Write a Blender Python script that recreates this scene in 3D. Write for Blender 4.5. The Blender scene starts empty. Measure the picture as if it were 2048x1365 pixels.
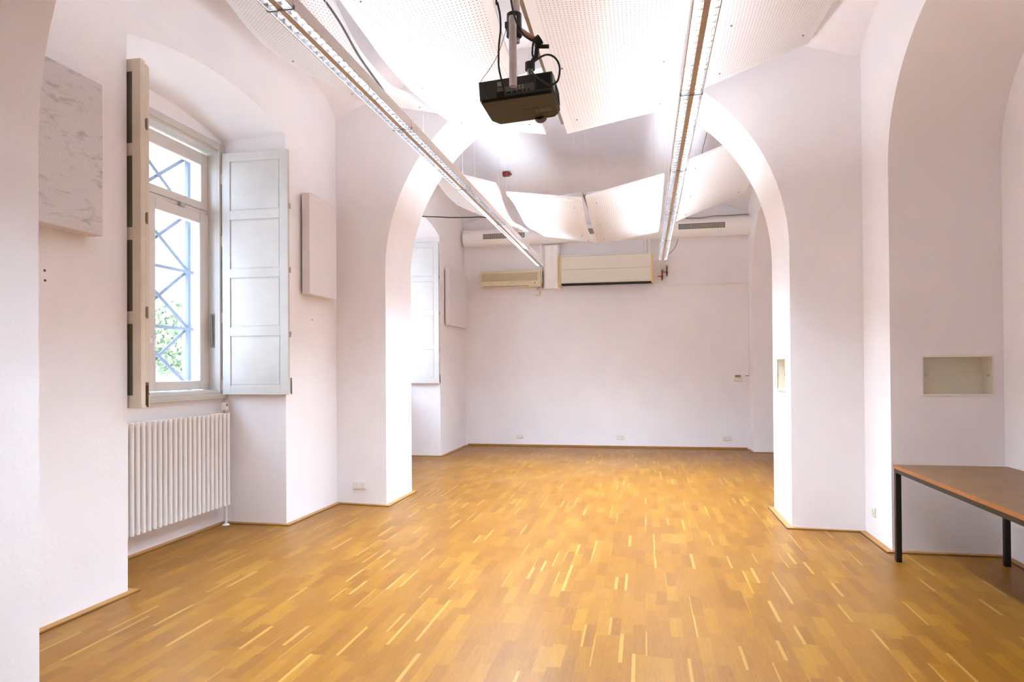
import bpy, bmesh, math, random
from mathutils import Vector, Matrix
from mathutils.geometry import tessellate_polygon
random.seed(7)
sc = bpy.context.scene
COL = sc.collection
PI = math.pi

# ------------------------------------------------------------------ helpers
class MB:
    """collects vertices and faces, then links them as ONE mesh object"""
    def __init__(s): s.v = []; s.f = []; s.sm = []; s.uv = None
    def add(s, vs, fs, smooth=False):
        o = len(s.v); s.v += [tuple(p) for p in vs]
        for f in fs: s.f.append([i + o for i in f]); s.sm.append(smooth)
        return s
    def box(s, x0, x1, y0, y1, z0, z1):
        x0, x1 = min(x0, x1), max(x0, x1); y0, y1 = min(y0, y1), max(y0, y1); z0, z1 = min(z0, z1), max(z0, z1)
        return s.add([(x0,y0,z0),(x1,y0,z0),(x1,y1,z0),(x0,y1,z0),(x0,y0,z1),(x1,y0,z1),(x1,y1,z1),(x0,y1,z1)],
              [(3,2,1,0),(4,5,6,7),(0,1,5,4),(1,2,6,5),(2,3,7,6),(3,0,4,7)])
    def poly(s, outer, holes=()):
        loops = [[Vector(p) for p in outer]] + [[Vector(p) for p in h] for h in holes]
        flat = [p for l in loops for p in l]
        return s.add(flat, [list(t) for t in tessellate_polygon(loops)])
    def strip(s, a, b, smooth=False, closed=False):
        n = len(a); vs = list(a) + list(b); fs = []
        for i in range(n if closed else n - 1):
            j = (i + 1) % n; fs.append((i, j, n + j, n + i))
        return s.add(vs, fs, smooth)
    def prism(s, pts, axis, a, b):
        """extrude a 2D outline along an axis ('x': pts are (y,z), 'y': (x,z), 'z': (x,y))"""
        def P(p, t): return (t, p[0], p[1]) if axis == 'x' else (p[0], t, p[1]) if axis == 'y' else (p[0], p[1], t)
        n = len(pts); A = [P(p, a) for p in pts]; B = [P(p, b) for p in pts]
        s.add(A + B, [(i, (i+1) % n, n + (i+1) % n, n + i) for i in range(n)])
        s.poly(A); s.poly(B); return s
    def tube(s, pts, r, n=8, caps=True):
        pts = [Vector(p) for p in pts]; rings = []; up = None
        for i, p in enumerate(pts):
            d = (pts[min(i+1, len(pts)-1)] - pts[max(i-1, 0)]).normalized()
            if up is None: up = Vector((0,0,1)) if abs(d.z) < .9 else Vector((1,0,0))
            a = d.cross(up).normalized(); b = a.cross(d).normalized(); up = b
            rr = r[i] if isinstance(r, (list, tuple)) else r
            rings.append([p + a*math.cos(2*PI*k/n)*rr + b*math.sin(2*PI*k/n)*rr for k in range(n)])
        vs = [q for ring in rings for q in ring]; fs = []
        for i in range(len(pts)-1):
            for k in range(n):
                k2 = (k+1) % n; fs.append((i*n+k, i*n+k2, (i+1)*n+k2, (i+1)*n+k))
        s.add(vs, fs, True)
        if caps:
            s.add(rings[0], [list(range(n))]); s.add(rings[-1], [list(range(n))[::-1]])
        return s
    def build(s, name, mat, parent=None, loc=None, bevel=0, seg=2):
        o_loc = Vector(loc) if loc is not None else Vector((0,0,0))
        me = bpy.data.meshes.new(name)
        me.from_pydata(s.v, [], s.f)
        bm = bmesh.new(); bm.from_mesh(me)
        bmesh.ops.recalc_face_normals(bm, faces=bm.faces); bm.to_mesh(me); bm.free()
        for p, q in zip(me.polygons, s.sm): p.use_smooth = q
        if s.uv:
            for nm, vals in s.uv.items():
                l = me.uv_layers.new(name=nm)
                for lp in me.loops: l.data[lp.index].uv = vals[lp.vertex_index]
        me.materials.append(mat)
        o = bpy.data.objects.new(name, me); COL.objects.link(o); o.location = o_loc
        if parent: o.parent = parent
        if bevel:
            m = o.modifiers.new('bevel', 'BEVEL'); m.width = bevel; m.segments = seg; m.limit_method = 'ANGLE'; m.angle_limit = math.radians(40)
        return o
    def shifted(s, d):
        d = Vector(d); s.v = [tuple(Vector(p) - d) for p in s.v]; return s
    def top(s, name, mat, label, cat, group=None, **k):
        """a top-level thing that is one mesh: origin at its base centre"""
        xs, ys, zs = zip(*s.v); c = ((min(xs)+max(xs))/2, (min(ys)+max(ys))/2, min(zs))
        s.shifted(c); o = s.build(name, mat, None, c, **k); return tag(o, label, cat, group)

def tag(o, label, cat, group=None):
    o['label'] = label; o['category'] = cat
    if group: o['group'] = group
    return o
def thing(name, loc, label, cat, group=None, rz=0):
    o = bpy.data.objects.new(name, None); COL.objects.link(o); o.location = loc; o.rotation_euler = (0,0,rz)
    o.empty_display_size = .1
    return tag(o, label, cat, group)
def struct(o): o['kind'] = 'structure'; return o
def dup(root, loc, label, group=None, rz=None):
    r = root.copy(); COL.objects.link(r); r.location = loc; r['label'] = label
    if rz is not None: r.rotation_euler = (0,0,rz)
    if group: r['group'] = group
    for ch in list(root.children):
        c = ch.copy(); COL.objects.link(c); c.parent = r
        for g in list(ch.children):
            d = g.copy(); COL.objects.link(d); d.parent = c
    return r
def smooth_path(pts, k=6):
    pts = [Vector(p) for p in pts]; out = []
    for i in range(len(pts)-1):
        p0 = pts[max(i-1,0)]; p1 = pts[i]; p2 = pts[i+1]; p3 = pts[min(i+2,len(pts)-1)]
        for j in range(k):
            t = j/k
            out.append(.5*((2*p1)+(p2-p0)*t+(2*p0-5*p1+4*p2-p3)*t*t+(3*p1-p0-3*p2+p3)*t**3))
    out.append(pts[-1]); return out

# ------------------------------------------------------------------ materials
def rgb(h):
    h = h.lstrip('#'); c = [int(h[i:i+2],16)/255 for i in (0,2,4)]
    return tuple(x/12.92 if x <= .04045 else ((x+.055)/1.055)**2.4 for x in c) + (1,)
def nt(m):
    m.use_nodes = True; return m.node_tree, m.node_tree.nodes['Principled BSDF']
def mat(name, col, rough=.5, metal=0, bump=0, bscale=40, vary=0, vscale=3, spec=.5):
    m = bpy.data.materials.new(name); t, b = nt(m)
    c = rgb(col) if isinstance(col, str) else tuple(col) + (1,)
    b.inputs['Base Color'].default_value = c; b.inputs['Roughness'].default_value = rough; b.inputs['Metallic'].default_value = metal
    b.inputs['Specular IOR Level'].default_value = spec
    N, L = t.nodes.new, t.links.new
    if bump or vary: g = N('ShaderNodeNewGeometry')
    if vary:
        n = N('ShaderNodeTexNoise'); n.inputs['Scale'].default_value = vscale; n.inputs['Detail'].default_value = 5; L(g.outputs['Position'], n.inputs['Vector'])
        mr = N('ShaderNodeMapRange'); mr.inputs[1].default_value = .3; mr.inputs[2].default_value = .7; mr.inputs[3].default_value = 1-vary; mr.inputs[4].default_value = 1+vary*.3
        L(n.outputs[0], mr.inputs[0])
        mx = N('ShaderNodeMix'); mx.data_type = 'RGBA'; mx.blend_type = 'MULTIPLY'; mx.inputs[0].default_value = 1; mx.inputs[6].default_value = c
        L(mr.outputs[0], mx.inputs[7]); L(mx.outputs[2], b.inputs['Base Color'])
    if bump:
        n = N('ShaderNodeTexNoise'); n.inputs['Scale'].default_value = bscale; n.inputs['Detail'].default_value = 4; L(g.outputs['Position'], n.inputs['Vector'])
        bp = N('ShaderNodeBump'); bp.inputs['Strength'].default_value = bump; bp.inputs['Distance'].default_value = .01
        L(n.outputs[0], bp.inputs['Height']); L(bp.outputs[0], b.inputs['Normal'])
    return m
def math_node(t, op, a, b=None, c=None):
    n = t.nodes.new('ShaderNodeMath'); n.operation = op
    for i, x in enumerate((a, b, c)):
        if x is None: continue
        if isinstance(x, (int, float)): n.inputs[i].default_value = x
        else: t.links.new(x, n.inputs[i])
    return n.outputs[0]
def mixc(t, f, a, b, mode='MIX'):
    n = t.nodes.new('ShaderNodeMix'); n.data_type = 'RGBA'; n.blend_type = mode
    for i, x in ((0,f),(6,a),(7,b)):
        if isinstance(x, (int, float)): n.inputs[i].default_value = x
        elif isinstance(x, tuple): n.inputs[i].default_value = x
        else: t.links.new(x, n.inputs[i])
    return n.outputs[2]

def parquet():
    m = bpy.data.materials.new('oak_parquet'); t, b = nt(m); N, L = t.nodes.new, t.links.new
    g = N('ShaderNodeNewGeometry'); sp = N('ShaderNodeSeparateXYZ'); L(g.outputs['Position'], sp.inputs[0])
    W, LEN = .0695, .34
    xs = math_node(t, 'DIVIDE', math_node(t, 'ADD', sp.outputs[0], 20.02), W)
    sx = math_node(t, 'FLOOR', xs); fx = math_node(t, 'FRACT', xs)
    w1 = N('ShaderNodeTexWhiteNoise'); w1.noise_dimensions = '1D'; L(sx, w1.inputs['W'])
    # stave length differs from strip to strip
    ln = math_node(t, 'MULTIPLY_ADD', w1.outputs['Value'], .16, LEN - .08)
    ys = math_node(t, 'ADD', math_node(t, 'DIVIDE', math_node(t, 'ADD', sp.outputs[1], 20.0), ln), math_node(t, 'MULTIPLY', w1.outputs['Value'], 37.3))
    sy = math_node(t, 'FLOOR', ys); fy = math_node(t, 'FRACT', ys)
    cv = N('ShaderNodeCombineXYZ'); L(sx, cv.inputs[0]); L(sy, cv.inputs[1])
    w2 = N('ShaderNodeTexWhiteNoise'); w2.noise_dimensions = '2D'; L(cv.outputs[0], w2.inputs['Vector'])
    sc2 = N('ShaderNodeSeparateColor'); L(w2.outputs['Color'], sc2.inputs[0])
    ramp = N('ShaderNodeValToRGB'); L(w2.outputs['Value'], ramp.inputs[0])
    cols = [(0, FLOOR_COLS[0]), (.15, FLOOR_COLS[1]), (.5, FLOOR_COLS[2]), (.8, FLOOR_COLS[3]), (1, FLOOR_COLS[4])]
    while len(ramp.color_ramp.elements) < len(cols): ramp.color_ramp.elements.new(.5)
    for e, (p, c) in zip(ramp.color_ramp.elements, cols): e.position = p; e.color = rgb(c)
    # grain: long noise, own offset per stave
    off = N('ShaderNodeVectorMath'); off.operation = 'MULTIPLY_ADD'; L(w2.outputs['Color'], off.inputs[0]); off.inputs[1].default_value = (13,17,5); L(g.outputs['Position'], off.inputs[2])
    st = N('ShaderNodeMapping'); st.inputs['Scale'].default_value = (70, 7, 1); L(off.outputs[0], st.inputs['Vector'])
    n1 = N('ShaderNodeTexNoise'); n1.inputs['Scale'].default_value = 1.0; n1.inputs['Detail'].default_value = 6; n1.inputs['Distortion'].default_value = 1.2; L(st.outputs[0], n1.inputs['Vector'])
    r1 = N('ShaderNodeMapRange'); r1.inputs[1].default_value = .35; r1.inputs[2].default_value = .7; r1.inputs[3].default_value = 1.06; r1.inputs[4].default_value = .86; L(n1.outputs[0], r1.inputs[0])
    st2 = N('ShaderNodeMapping'); st2.inputs['Scale'].default_value = (22, 3.2, 1); L(off.outputs[0], st2.inputs['Vector'])
    wv = N('ShaderNodeTexWave'); wv.bands_direction = 'X'; wv.inputs['Scale'].default_value = 1.6; wv.inputs['Distortion'].default_value = 7; wv.inputs['Detail'].default_value = 2; L(st2.outputs[0], wv.inputs['Vector'])
    r2 = N('ShaderNodeMapRange'); r2.inputs[3].default_value = .93; r2.inputs[4].default_value = 1.03; L(wv.outputs[0], r2.inputs[0])
    c = mixc(t, 1.0, ramp.outputs[0], r1.outputs[0], 'MULTIPLY'); c = mixc(t, 1.0, c, r2.outputs[0], 'MULTIPLY')
    # pale sapwood along one edge of some staves
    sel = math_node(t, 'GREATER_THAN', sc2.outputs[1], .85)
    wd = math_node(t, 'MULTIPLY_ADD', sc2.outputs[2], .28, .06)
    inx = math_node(t, 'LESS_THAN', fx, wd)
    c = mixc(t, math_node(t, 'MULTIPLY', math_node(t, 'MULTIPLY', sel, inx), .45), c, rgb('#b98f47'))
    # joints
    e1 = math_node(t, 'LESS_THAN', fx, .012); e2 = math_node(t, 'LESS_THAN', fy, .004)
    jt = math_node(t, 'MAXIMUM', e1, e2)
    pl = math_node(t, 'LESS_THAN', math_node(t, 'FRACT', math_node(t, 'DIVIDE', xs, 3.0)), .006)
    jt = math_node(t, 'MAXIMUM', math_node(t, 'MULTIPLY', jt, .30), math_node(t, 'MULTIPLY', pl, .5))
    c = mixc(t, jt, c, rgb('#7a4a1c'))
    # wear
    nw = N('ShaderNodeTexNoise'); nw.inputs['Scale'].default_value = .8; nw.inputs['Detail'].default_value = 6; L(g.outputs['Position'], nw.inputs['Vector'])
    L(c, b.inputs['Base Color'])
    rr = N('ShaderNodeMapRange'); rr.inputs[1].default_value = .3; rr.inputs[2].default_value = .7; rr.inputs[3].default_value = .32; rr.inputs[4].default_value = .45; L(nw.outputs[0], rr.inputs[0])
    L(rr.outputs[0], b.inputs['Roughness']); b.inputs['Specular IOR Level'].default_value = .25

    return m

def perforated():
    m = bpy.data.materials.new('perforated_board'); t, b = nt(m); N, L = t.nodes.new, t.links.new
    u = N('ShaderNodeUVMap'); u.uv_map = 'metres'; e = N('ShaderNodeUVMap'); e.uv_map = 'edge'
    su = N('ShaderNodeSeparateXYZ'); L(u.outputs[0], su.inputs[0]); se = N('ShaderNodeSeparateXYZ'); L(e.outputs[0], se.inputs[0])
    P = .0255
    a = math_node(t, 'SUBTRACT', math_node(t, 'FRACT', math_node(t, 'DIVIDE', su.outputs[0], P)), .5)
    c = math_node(t, 'SUBTRACT', math_node(t, 'FRACT', math_node(t, 'DIVIDE', su.outputs[1], P)), .5)
    d = math_node(t, 'SQRT', math_node(t, 'ADD', math_node(t, 'MULTIPLY', a, a), math_node(t, 'MULTIPLY', c, c)))
    hole = math_node(t, 'LESS_THAN', d, .125)
    inn = math_node(t, 'MULTIPLY', math_node(t, 'GREATER_THAN', se.outputs[0], .065), math_node(t, 'GREATER_THAN', se.outputs[1], .065))
    f = math_node(t, 'MULTIPLY', hole, inn)
    L(mixc(t, f, rgb(BOARD), rgb('#3a2c28')), b.inputs['Base Color']); b.inputs['Roughness'].default_value = .7
    b.inputs['Specular IOR Level'].default_value = .2
    return m

def felt():
    m = mat('grey_felt', '#c9c4c6', .95, 0, .35, 120); t = m.node_tree; b = t.nodes['Principled BSDF']; N, L = t.nodes.new, t.links.new
    g = N('ShaderNodeNewGeometry'); mp = N('ShaderNodeMapping'); mp.inputs['Rotation'].default_value = (.5,0,0); mp.inputs['Scale'].default_value = (5,5,14); L(g.outputs['Position'], mp.inputs['Vector'])
    n = N('ShaderNodeTexNoise'); n.inputs['Scale'].default_value = 1.6; n.inputs['Detail'].default_value = 7; n.inputs['Roughness'].default_value = .65; n.inputs['Distortion'].default_value = .6; L(mp.outputs[0], n.inputs['Vector'])
    r = N('ShaderNodeValToRGB'); r.color_ramp.elements[0].position = .30; r.color_ramp.elements[0].color = rgb('#b9b3b3'); r.color_ramp.elements[1].position = .46; r.color_ramp.elements[1].color = rgb('#d9d4d6'); L(n.outputs[0], r.inputs[0])
    L(r.outputs[0], b.inputs['Base Color']); return m

def glass(name, refl=.06, tint=(1,1,1)):
    m = bpy.data.materials.new(name); m.use_nodes = True; t = m.node_tree; t.nodes.clear(); N, L = t.nodes.new, t.links.new
    o = N('ShaderNodeOutputMaterial'); tr = N('ShaderNodeBsdfTransparent'); tr.inputs[0].default_value = tint + (1,)
    gl = N('ShaderNodeBsdfGlossy'); gl.inputs['Roughness'].default_value = .02
    mx = N('ShaderNodeMixShader'); mx.inputs[0].default_value = refl
    L(tr.outputs[0], mx.inputs[1]); L(gl.outputs[0], mx.inputs[2]); L(mx.outputs[0], o.inputs[0]); return m
def emit(name, col, s):
    m = bpy.data.materials.new(name); t, b = nt(m); b.inputs['Base Color'].default_value = rgb(col)
    b.inputs['Emission Color'].default_value = rgb(col); b.inputs['Emission Strength'].default_value = s; return m

FLOOR_COLS = ['#7b4c0a', '#81510b', '#86550c', '#8a590e', '#936313']
BOARD = '#dfd9d8'
WALL_C = '#f1edef'
M_wall = mat('white_plaster', WALL_C, .9, 0, .12, 35, .03, 2.2, .2)
M_floor = parquet()
M_perf = perforated()
M_board = mat('white_board', BOARD, .7, spec=.2)
M_strip = mat('oak_border', '#a87436', .5, 0, .08, 60, .12, 9)
M_gap = mat('dark_joint', '#2b1c10', .8)
M_paint = mat('grey_window_paint', '#cbc6c0', .5, 0, .05, 60, .04, 5)
M_shut = mat('cream_grey_shutter_paint', '#d2cecb', .5, 0, .06, 50, .05, 6)
M_shut_lamplit = mat('lamplit_shutter_paint', '#dccfbd', .5, 0, .06, 50, .06, 6)  # shutter paint again, with the warm lamplight mixed into its colour
M_olive = mat('dark_olive_field', '#6a6552', .6)  # darker olive tone for the recessed fields of one leaf
M_sash = mat('white_sash_paint', '#dcd5d0', .45, 0, .04, 60)
M_rad = mat('white_enamel', '#f4f0ee', .35)
M_white = mat('white_plastic', '#e9e2dc', .4)
M_cream = mat('yellowed_cream_plastic', '#e2d4b4', .5, 0, 0, 1, .06, 6)
M_creamgrille = mat('tan_filter_mesh', '#c4b593', .7, 0, .2, 200)
M_coil = mat('fan_coil_sheet_metal', '#e2dbcd', .5)
M_coilside = mat('yellowed_side_plastic', '#d8c184', .5)
M_steel = mat('brushed_steel', '#b9b6b2', .35, 1)
M_alu = mat('aluminium_profile', '#bdb6ab', .4, .8)
M_dkalu = mat('dark_aluminium', '#8d857a', .45, .7)
M_black = mat('black_plastic', '#15140f', .5)
M_proj = mat('dark_olive_projector_case', '#35362f', .5, 0, .06, 300)
M_projbot = mat('brown_black_projector_lid', '#241f15', .5, 0, .06, 300, spec=.3)
M_vent = mat('black_vent', '#0d0d0c', .8)
M_lampw = mat('lamp_white_metal', '#d9d0cb', .4)
M_spine = mat('lamp_beige_spine', '#bfae9f', .5)
M_mirror = mat('louvre_mirror', (.86,.85,.86), .12, 1)
M_blade = mat('louvre_mirror_blades', (.80,.79,.80), .12, 1)
M_tube = emit('fluorescent_tube', '#fff6f2', 6.0)
M_brk = mat('dark_grey_joint', '#54544e', .5)
M_wire = mat('thin_steel_wire', '#d9d2cf', .5)
M_glass = glass('window_glass', .05)
M_glass2 = glass('case_glass', .04, (.96,.97,.95))
M_dark = mat('dark_slot', '#2a2622', .8)
M_grille = mat('painted_iron_bars', '#5d6472', .6)
M_case = mat('case_lining', '#f0e9dc', .8, 0, .1, 60)
M_tablew = mat('table_wood', '#7f5a36', .4, 0, .05, 90, .3, 6, .35)
M_tedge = mat('table_edge_band', '#a8692f', .45, 0, .05, 60, .15, 20)
M_tfr = mat('black_table_steel', '#14120f', .4)
M_red = mat('dark_red_plastic', '#7d2a24', .4)
M_redh = mat('red_valve_handle', '#b3261c', .4)
M_brass = mat('valve_metal', '#6d5a42', .4, .7)
M_orange = mat('orange_plastic', '#d5632a', .5)
M_yell = mat('pale_yellow_cable', '#e3cf9c', .6)
M_lcd = mat('grey_display', '#77786a', .3)
M_stone = mat('pale_facade', '#bcb8b4', .9, 0, .1, 4, .05, .5)
M_facwin = mat('facade_glass', '#2f3946', .3)
M_leaf = mat('leaf_green', '#6c7d5c', .7, 0, 0, 1, .4, 6)
M_bark = mat('bark', '#6d5a49', .9)
M_street = mat('street_stone', '#b5b0aa', .9)
M_redfence = mat('red_awning', '#c04a44', .7)
M_felt = felt()
M_fab = mat('white_acoustic_fabric', '#e8e2e3', .95, 0, .3, 350)
M_plug = mat('wall_hole_dark', '#5a4a40', .9)
M_sil = mat('weathered_steel_tube', '#dcd3d2', .5, .15, .05, 30, .12, 20)

# ------------------------------------------------------------------ the shell
XL1, XR1, XL2, XR2 = -3.41, 1.95, -3.43, 1.87
PL, PR = -2.785, 1.335
YB = 12.92
YF = -2.6
TOP = 5.35
def seg_arc(ya, yb, zs, rise, n=20):
    """shallow arch: points (y, z) from ya to yb"""
    return [(ya + (yb-ya)*i/n, zs + rise*(1-(2*i/n-1)**2)) for i in range(n+1)]
def ell_arc(ya, yb, zs, rise, n=28):
    c, a = (ya+yb)/2, (yb-ya)/2
    return [(c - a*math.cos(PI*i/n), zs + rise*math.sin(PI*i/n)) for i in range(n+1)]
OUTX = -4.78
def XW(y): return -3.452 + (y-3.35)*.0155
def left_bay(mb, xw, y0, y1, na, nb, xb, zs_f, rise_f, zs_b, rise_b, hole):
    """window bay: wall face with a niche, its jambs, soffit, back wall with the window opening, outer reveals"""
    fa = seg_arc(na, nb, zs_f, rise_f); ba = seg_arc(na, nb, zs_b, rise_b)
    X = xw if callable(xw) else (lambda y: xw)
    # the wall face beside and above the niche
    mb.poly([(X(y0),y0,0),(X(na),na,0)] + [(X(y),y,z) for y, z in fa] + [(X(nb),nb,0),(X(y1),y1,0),(X(y1),y1,TOP),(X(y0),y0,TOP)])
    F = [(X(na),na,0)] + [(X(y),y,z) for y, z in fa] + [(X(nb),nb,0)]
    B = [(xb,na,0)] + [(xb,y,z) for y, z in ba] + [(xb,nb,0)]
    mb.strip(F[:2], B[:2]); mb.strip(F[1:-1], B[1:-1], True); mb.strip(F[-2:], B[-2:])
    hy0, hy1, hz0, hz1 = hole
    h = [(hy0,hz0),(hy1,hz0),(hy1,hz1),(hy0,hz1)]
    mb.poly(B, [[(xb,y,z) for y, z in h]])
    xm = -4.27
    mb.strip([(xb,y,z) for y, z in h], [(xm,y,z) for y, z in h], closed=True)
    o = [(hy0-.38,hz0-.10),(hy1+.38,hz0-.10),(hy1+.38,hz1+.15),(hy0-.38,hz1+.15)]
    mb.strip([(xm,y,z) for y, z in h], [(xm,y,z) for y, z in o], closed=True)
    mb.strip([(xm,y,z) for y, z in o], [(OUTX,y,z) for y, z in o], closed=True)
    return [(OUTX,y,z) for y, z in o]
mb = MB(); holes = []
HW = (4.13, 6.03, 1.27, 3.68)
holes.append(left_bay(mb, XW, 2.60, 7.25, 4.05, 6.08, -4.09, 3.80, .145, 3.76, .125, HW))
D2 = 5.17
holes.append(left_bay(mb, XL2, 7.85, YB, 9.22, 11.25, -4.12, 3.77, .17, 3.74, .14, (HW[0]+D2, HW[1]+D2, HW[2], HW[3])))
mb.poly([(XL1,YF,0),(XL1,2.0,0),(XL1,2.0,TOP),(XL1,YF,TOP)])
mb.poly([(OUTX,YF-.3,-.05),(OUTX,YB+.3,-.05),(OUTX,YB+.3,TOP+.1),(OUTX,YF-.3,TOP+.1)], holes)
struct(mb.build('wall_left', M_wall))

def right_bay(mb, xw, y0, y1, na, nb, xb, zs, rise, case=None):
    fa = ell_arc(na, nb, zs, rise)
    F = [(xw,na,0)] + [(xw,y,z) for y, z in fa] + [(xw,nb,0)]
    B = [(xb,y,z) for _, y, z in F]
    mb.poly([(xw,y0,0)] + F + [(xw,y1,0),(xw,y1,TOP),(xw,y0,TOP)])
    mb.strip(F[:2], B[:2]); mb.strip(F[1:-1], B[1:-1], True)
    J = [F[-2], F[-1], B[-1], B[-2]]
    if case:
        x0, x1, z0, z1 = case
        mb.poly(J, [[(x0,nb,z0),(x1,nb,z0),(x1,nb,z1),(x0,nb,z1)]])
    else: mb.poly(J)
    mb.poly(B)
mb = MB()
CASE1 = (2.19, 2.69, 1.27, 1.565)
right_bay(mb, XR1, 2.2, 6.75, 3.41, 5.985, 2.77, 3.14, .985, CASE1)
right_bay(mb, XR2, 7.5, YB, 10.38, 12.48, 2.60, 3.10, .97)
mb.poly([(XR1,YF,0),(XR1,1.6,0),(XR1,1.6,TOP),(XR1,YF,TOP)])
mb.poly([(3.3,YF-.3,-.05),(3.3,YB+.3,-.05),(3.3,YB+.3,TOP+.1),(3.3,YF-.3,TOP+.1)])
struct(mb.build('wall_right', M_wall))
mb = MB(); mb.box(-4.9, 3.3, YB, YB+.3, -.05, TOP+.1); struct(mb.build('wall_back', M_wall))
mb = MB(); mb.box(-4.9, 3.3, YF-.3, YF, -.05, TOP+.1); struct(mb.build('wall_front', M_wall))

def arch_wall(name, nl, nr, fl, fr, x0n, x1n, x0f, x1f, case=None):
    """transverse arch between two bays; near face runs from y=nl (left) to nr (right), far face fl..fr"""
    cx, a = (PL+PR)/2, (PR-PL)/2; z0, b = 2.58, 2.03
    def yn(x): return nl + (nr-nl)*(x-PL)/(PR-PL)
    def yf(x): return fl + (fr-fl)*(x-PL)/(PR-PL)
    arc = [(cx - a*math.cos(PI*i/48), z0 + b*math.sin(PI*i/48)) for i in range(49)]
    mb = MB()
    path = [(PL,0)] + arc + [(PR,0)]
    for y, xa, xb in ((yn, x0n, x1n), (yf, x0f, x1f)):
        mb.poly([(xa,y(xa),0)] + [(x,y(x),z) for x, z in path] + [(xb,y(xb),0),(xb,y(xb),TOP),(xa,y(xa),TOP)])
    A = [(x,yn(x),z) for x, z in path]; B = [(x,yf(x),z) for x, z in path]
    mb.strip(A[:2], B[:2]); mb.strip(A[1:-1], B[1:-1], True)
    J = [A[-2], A[-1], B[-1], B[-2]]
    if case:
        y0, y1, c0, c1 = case
        mb.poly(J, [[(PR,y0,c0),(PR,y1,c0),(PR,y1,c1),(PR,y0,c1)]])
    else: mb.poly(J)
    return struct(mb.build(name, M_wall))
CASE2 = (6.925, 7.345, 1.27, 1.568)
arch_wall('wall_arch_middle', 7.10, 6.71, 7.93, 7.59, XL1-.03, XR1+.03, XL2-.03, XR2+.05, CASE2)
arch_wall('wall_arch_near', 1.90, 1.50, 2.72, 2.33, XL1-.03, XR1+.03, XL1-.03, XR1+.03)

def vault_z(ux, uy): return 4.28 + max(.55*max(0, 1-ux*ux), .42*math.sqrt(max(0, 1-uy*uy)))
def vault_at(x, y, x0, x1, y0, y1): return vault_z((x-(x0+x1)/2)/((x1-x0)/2), (y-(y0+y1)/2)/((y1-y0)/2))
def vault(name, x0, x1, y0l, y0r, y1l, y1r, n=72):
    mb = MB(); vs = []
    for j in range(n+1):
        # closer rows near the springing, where the shell is steep
        uy = -math.cos(PI*j/n); 
        for i in range(n+1):
            ux = -math.cos(PI*i/n); s = (ux+1)/2; tt = (uy+1)/2
            ya = y0l+(y0r-y0l)*s; yb = y1l+(y1r-y1l)*s
            vs.append((x0+(x1-x0)*s, ya+(yb-ya)*tt, vault_z(ux, uy)))
    w = n+1
    mb.add(vs, [(j*w+i, j*w+i+1, (j+1)*w+i+1, (j+1)*w+i) for j in range(n) for i in range(n)], True)
    return struct(mb.build(name, M_wall))
vault('ceiling', XL1-.05, XR1+.02, 2.75, 2.25, 7.18, 6.66)
vault('ceiling', XL2-.02, XR2+.02, 7.96, 7.54, YB+.02, YB+.02)
vault('ceiling', XL1-.02, XR1+.02, YF-.02, YF-.02, 1.98, 1.46)
mb = MB(); mb.box(-4.9, 3.4, YF-.3, YB+.3, TOP, TOP+.2); struct(mb.build('roof', M_wall))
mb = MB(); mb.box(-4.9, 3.3, YF-.3, YB+.3, -.12, 0); struct(mb.build('floor', M_floor))

# border strips along the walls, with the dark joint on their outer side
def offset_line(pts, d):
    out = []
    P = [Vector((p[0],p[1],0)) for p in pts]
    for i, p in enumerate(P):
        ns = []
        if i > 0: e = (p-P[i-1]).normalized(); ns.append(Vector((e.y,-e.x,0)))
        if i < len(P)-1: e = (P[i+1]-p).normalized(); ns.append(Vector((e.y,-e.x,0)))
        if len(ns) == 1: out.append(p + ns[0]*d)
        else:
            m = (ns[0]+ns[1]); m = m/ (1+ns[0].dot(ns[1])) if (1+ns[0].dot(ns[1])) > .05 else ns[0]
            out.append(p + m*d)
    return out
def border(name, pts, w=.052, h=.011, gap=.007, sign=1):
    a = [Vector((p[0],p[1],0)) for p in pts]; b = offset_line(pts, w*sign); c = offset_line(pts, (w+gap)*sign)
    z = Vector((0,0,h)); mb = MB()
    mb.strip([p+z for p in a], [p+z for p in b]); mb.strip([p+z for p in b], b)
    o = struct(mb.build(name, M_strip))
    g = MB(); e = Vector((0,0,.0015)); g.strip([p+e for p in b], [p+e for p in c]); g.build('joint', M_gap, o)
Lp = [(PL,1.9),(PL,2.72),(XW(2.72),2.77),(XW(4.05),4.05),(-4.09,4.05),(-4.09,6.08),(XW(6.08),6.08),(XW(7.1),7.16),(PL,7.10),(PL,7.93),(XL2,7.95),(XL2,9.22),(-4.12,9.22),(-4.12,11.25),(XL2,11.25),(XL2,YB)]
Rp = [(PR,1.5),(PR,2.33),(XR1,2.30),(XR1,3.41),(2.77,3.41),(2.77,5.985),(XR1,5.985),(XR1,6.68),(PR,6.71),(PR,7.59),(XR2,7.55),(XR2,10.38),(2.60,10.38),(2.60,12.48),(XR2,12.48),(XR2,YB)]
border('baseboard_left', Lp); border('baseboard_right', Rp, sign=-1)
border('baseboard_back', [(XL2+.05,YB),(XR2-.05,YB)], w=.02, h=.035, gap=.01)

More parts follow.
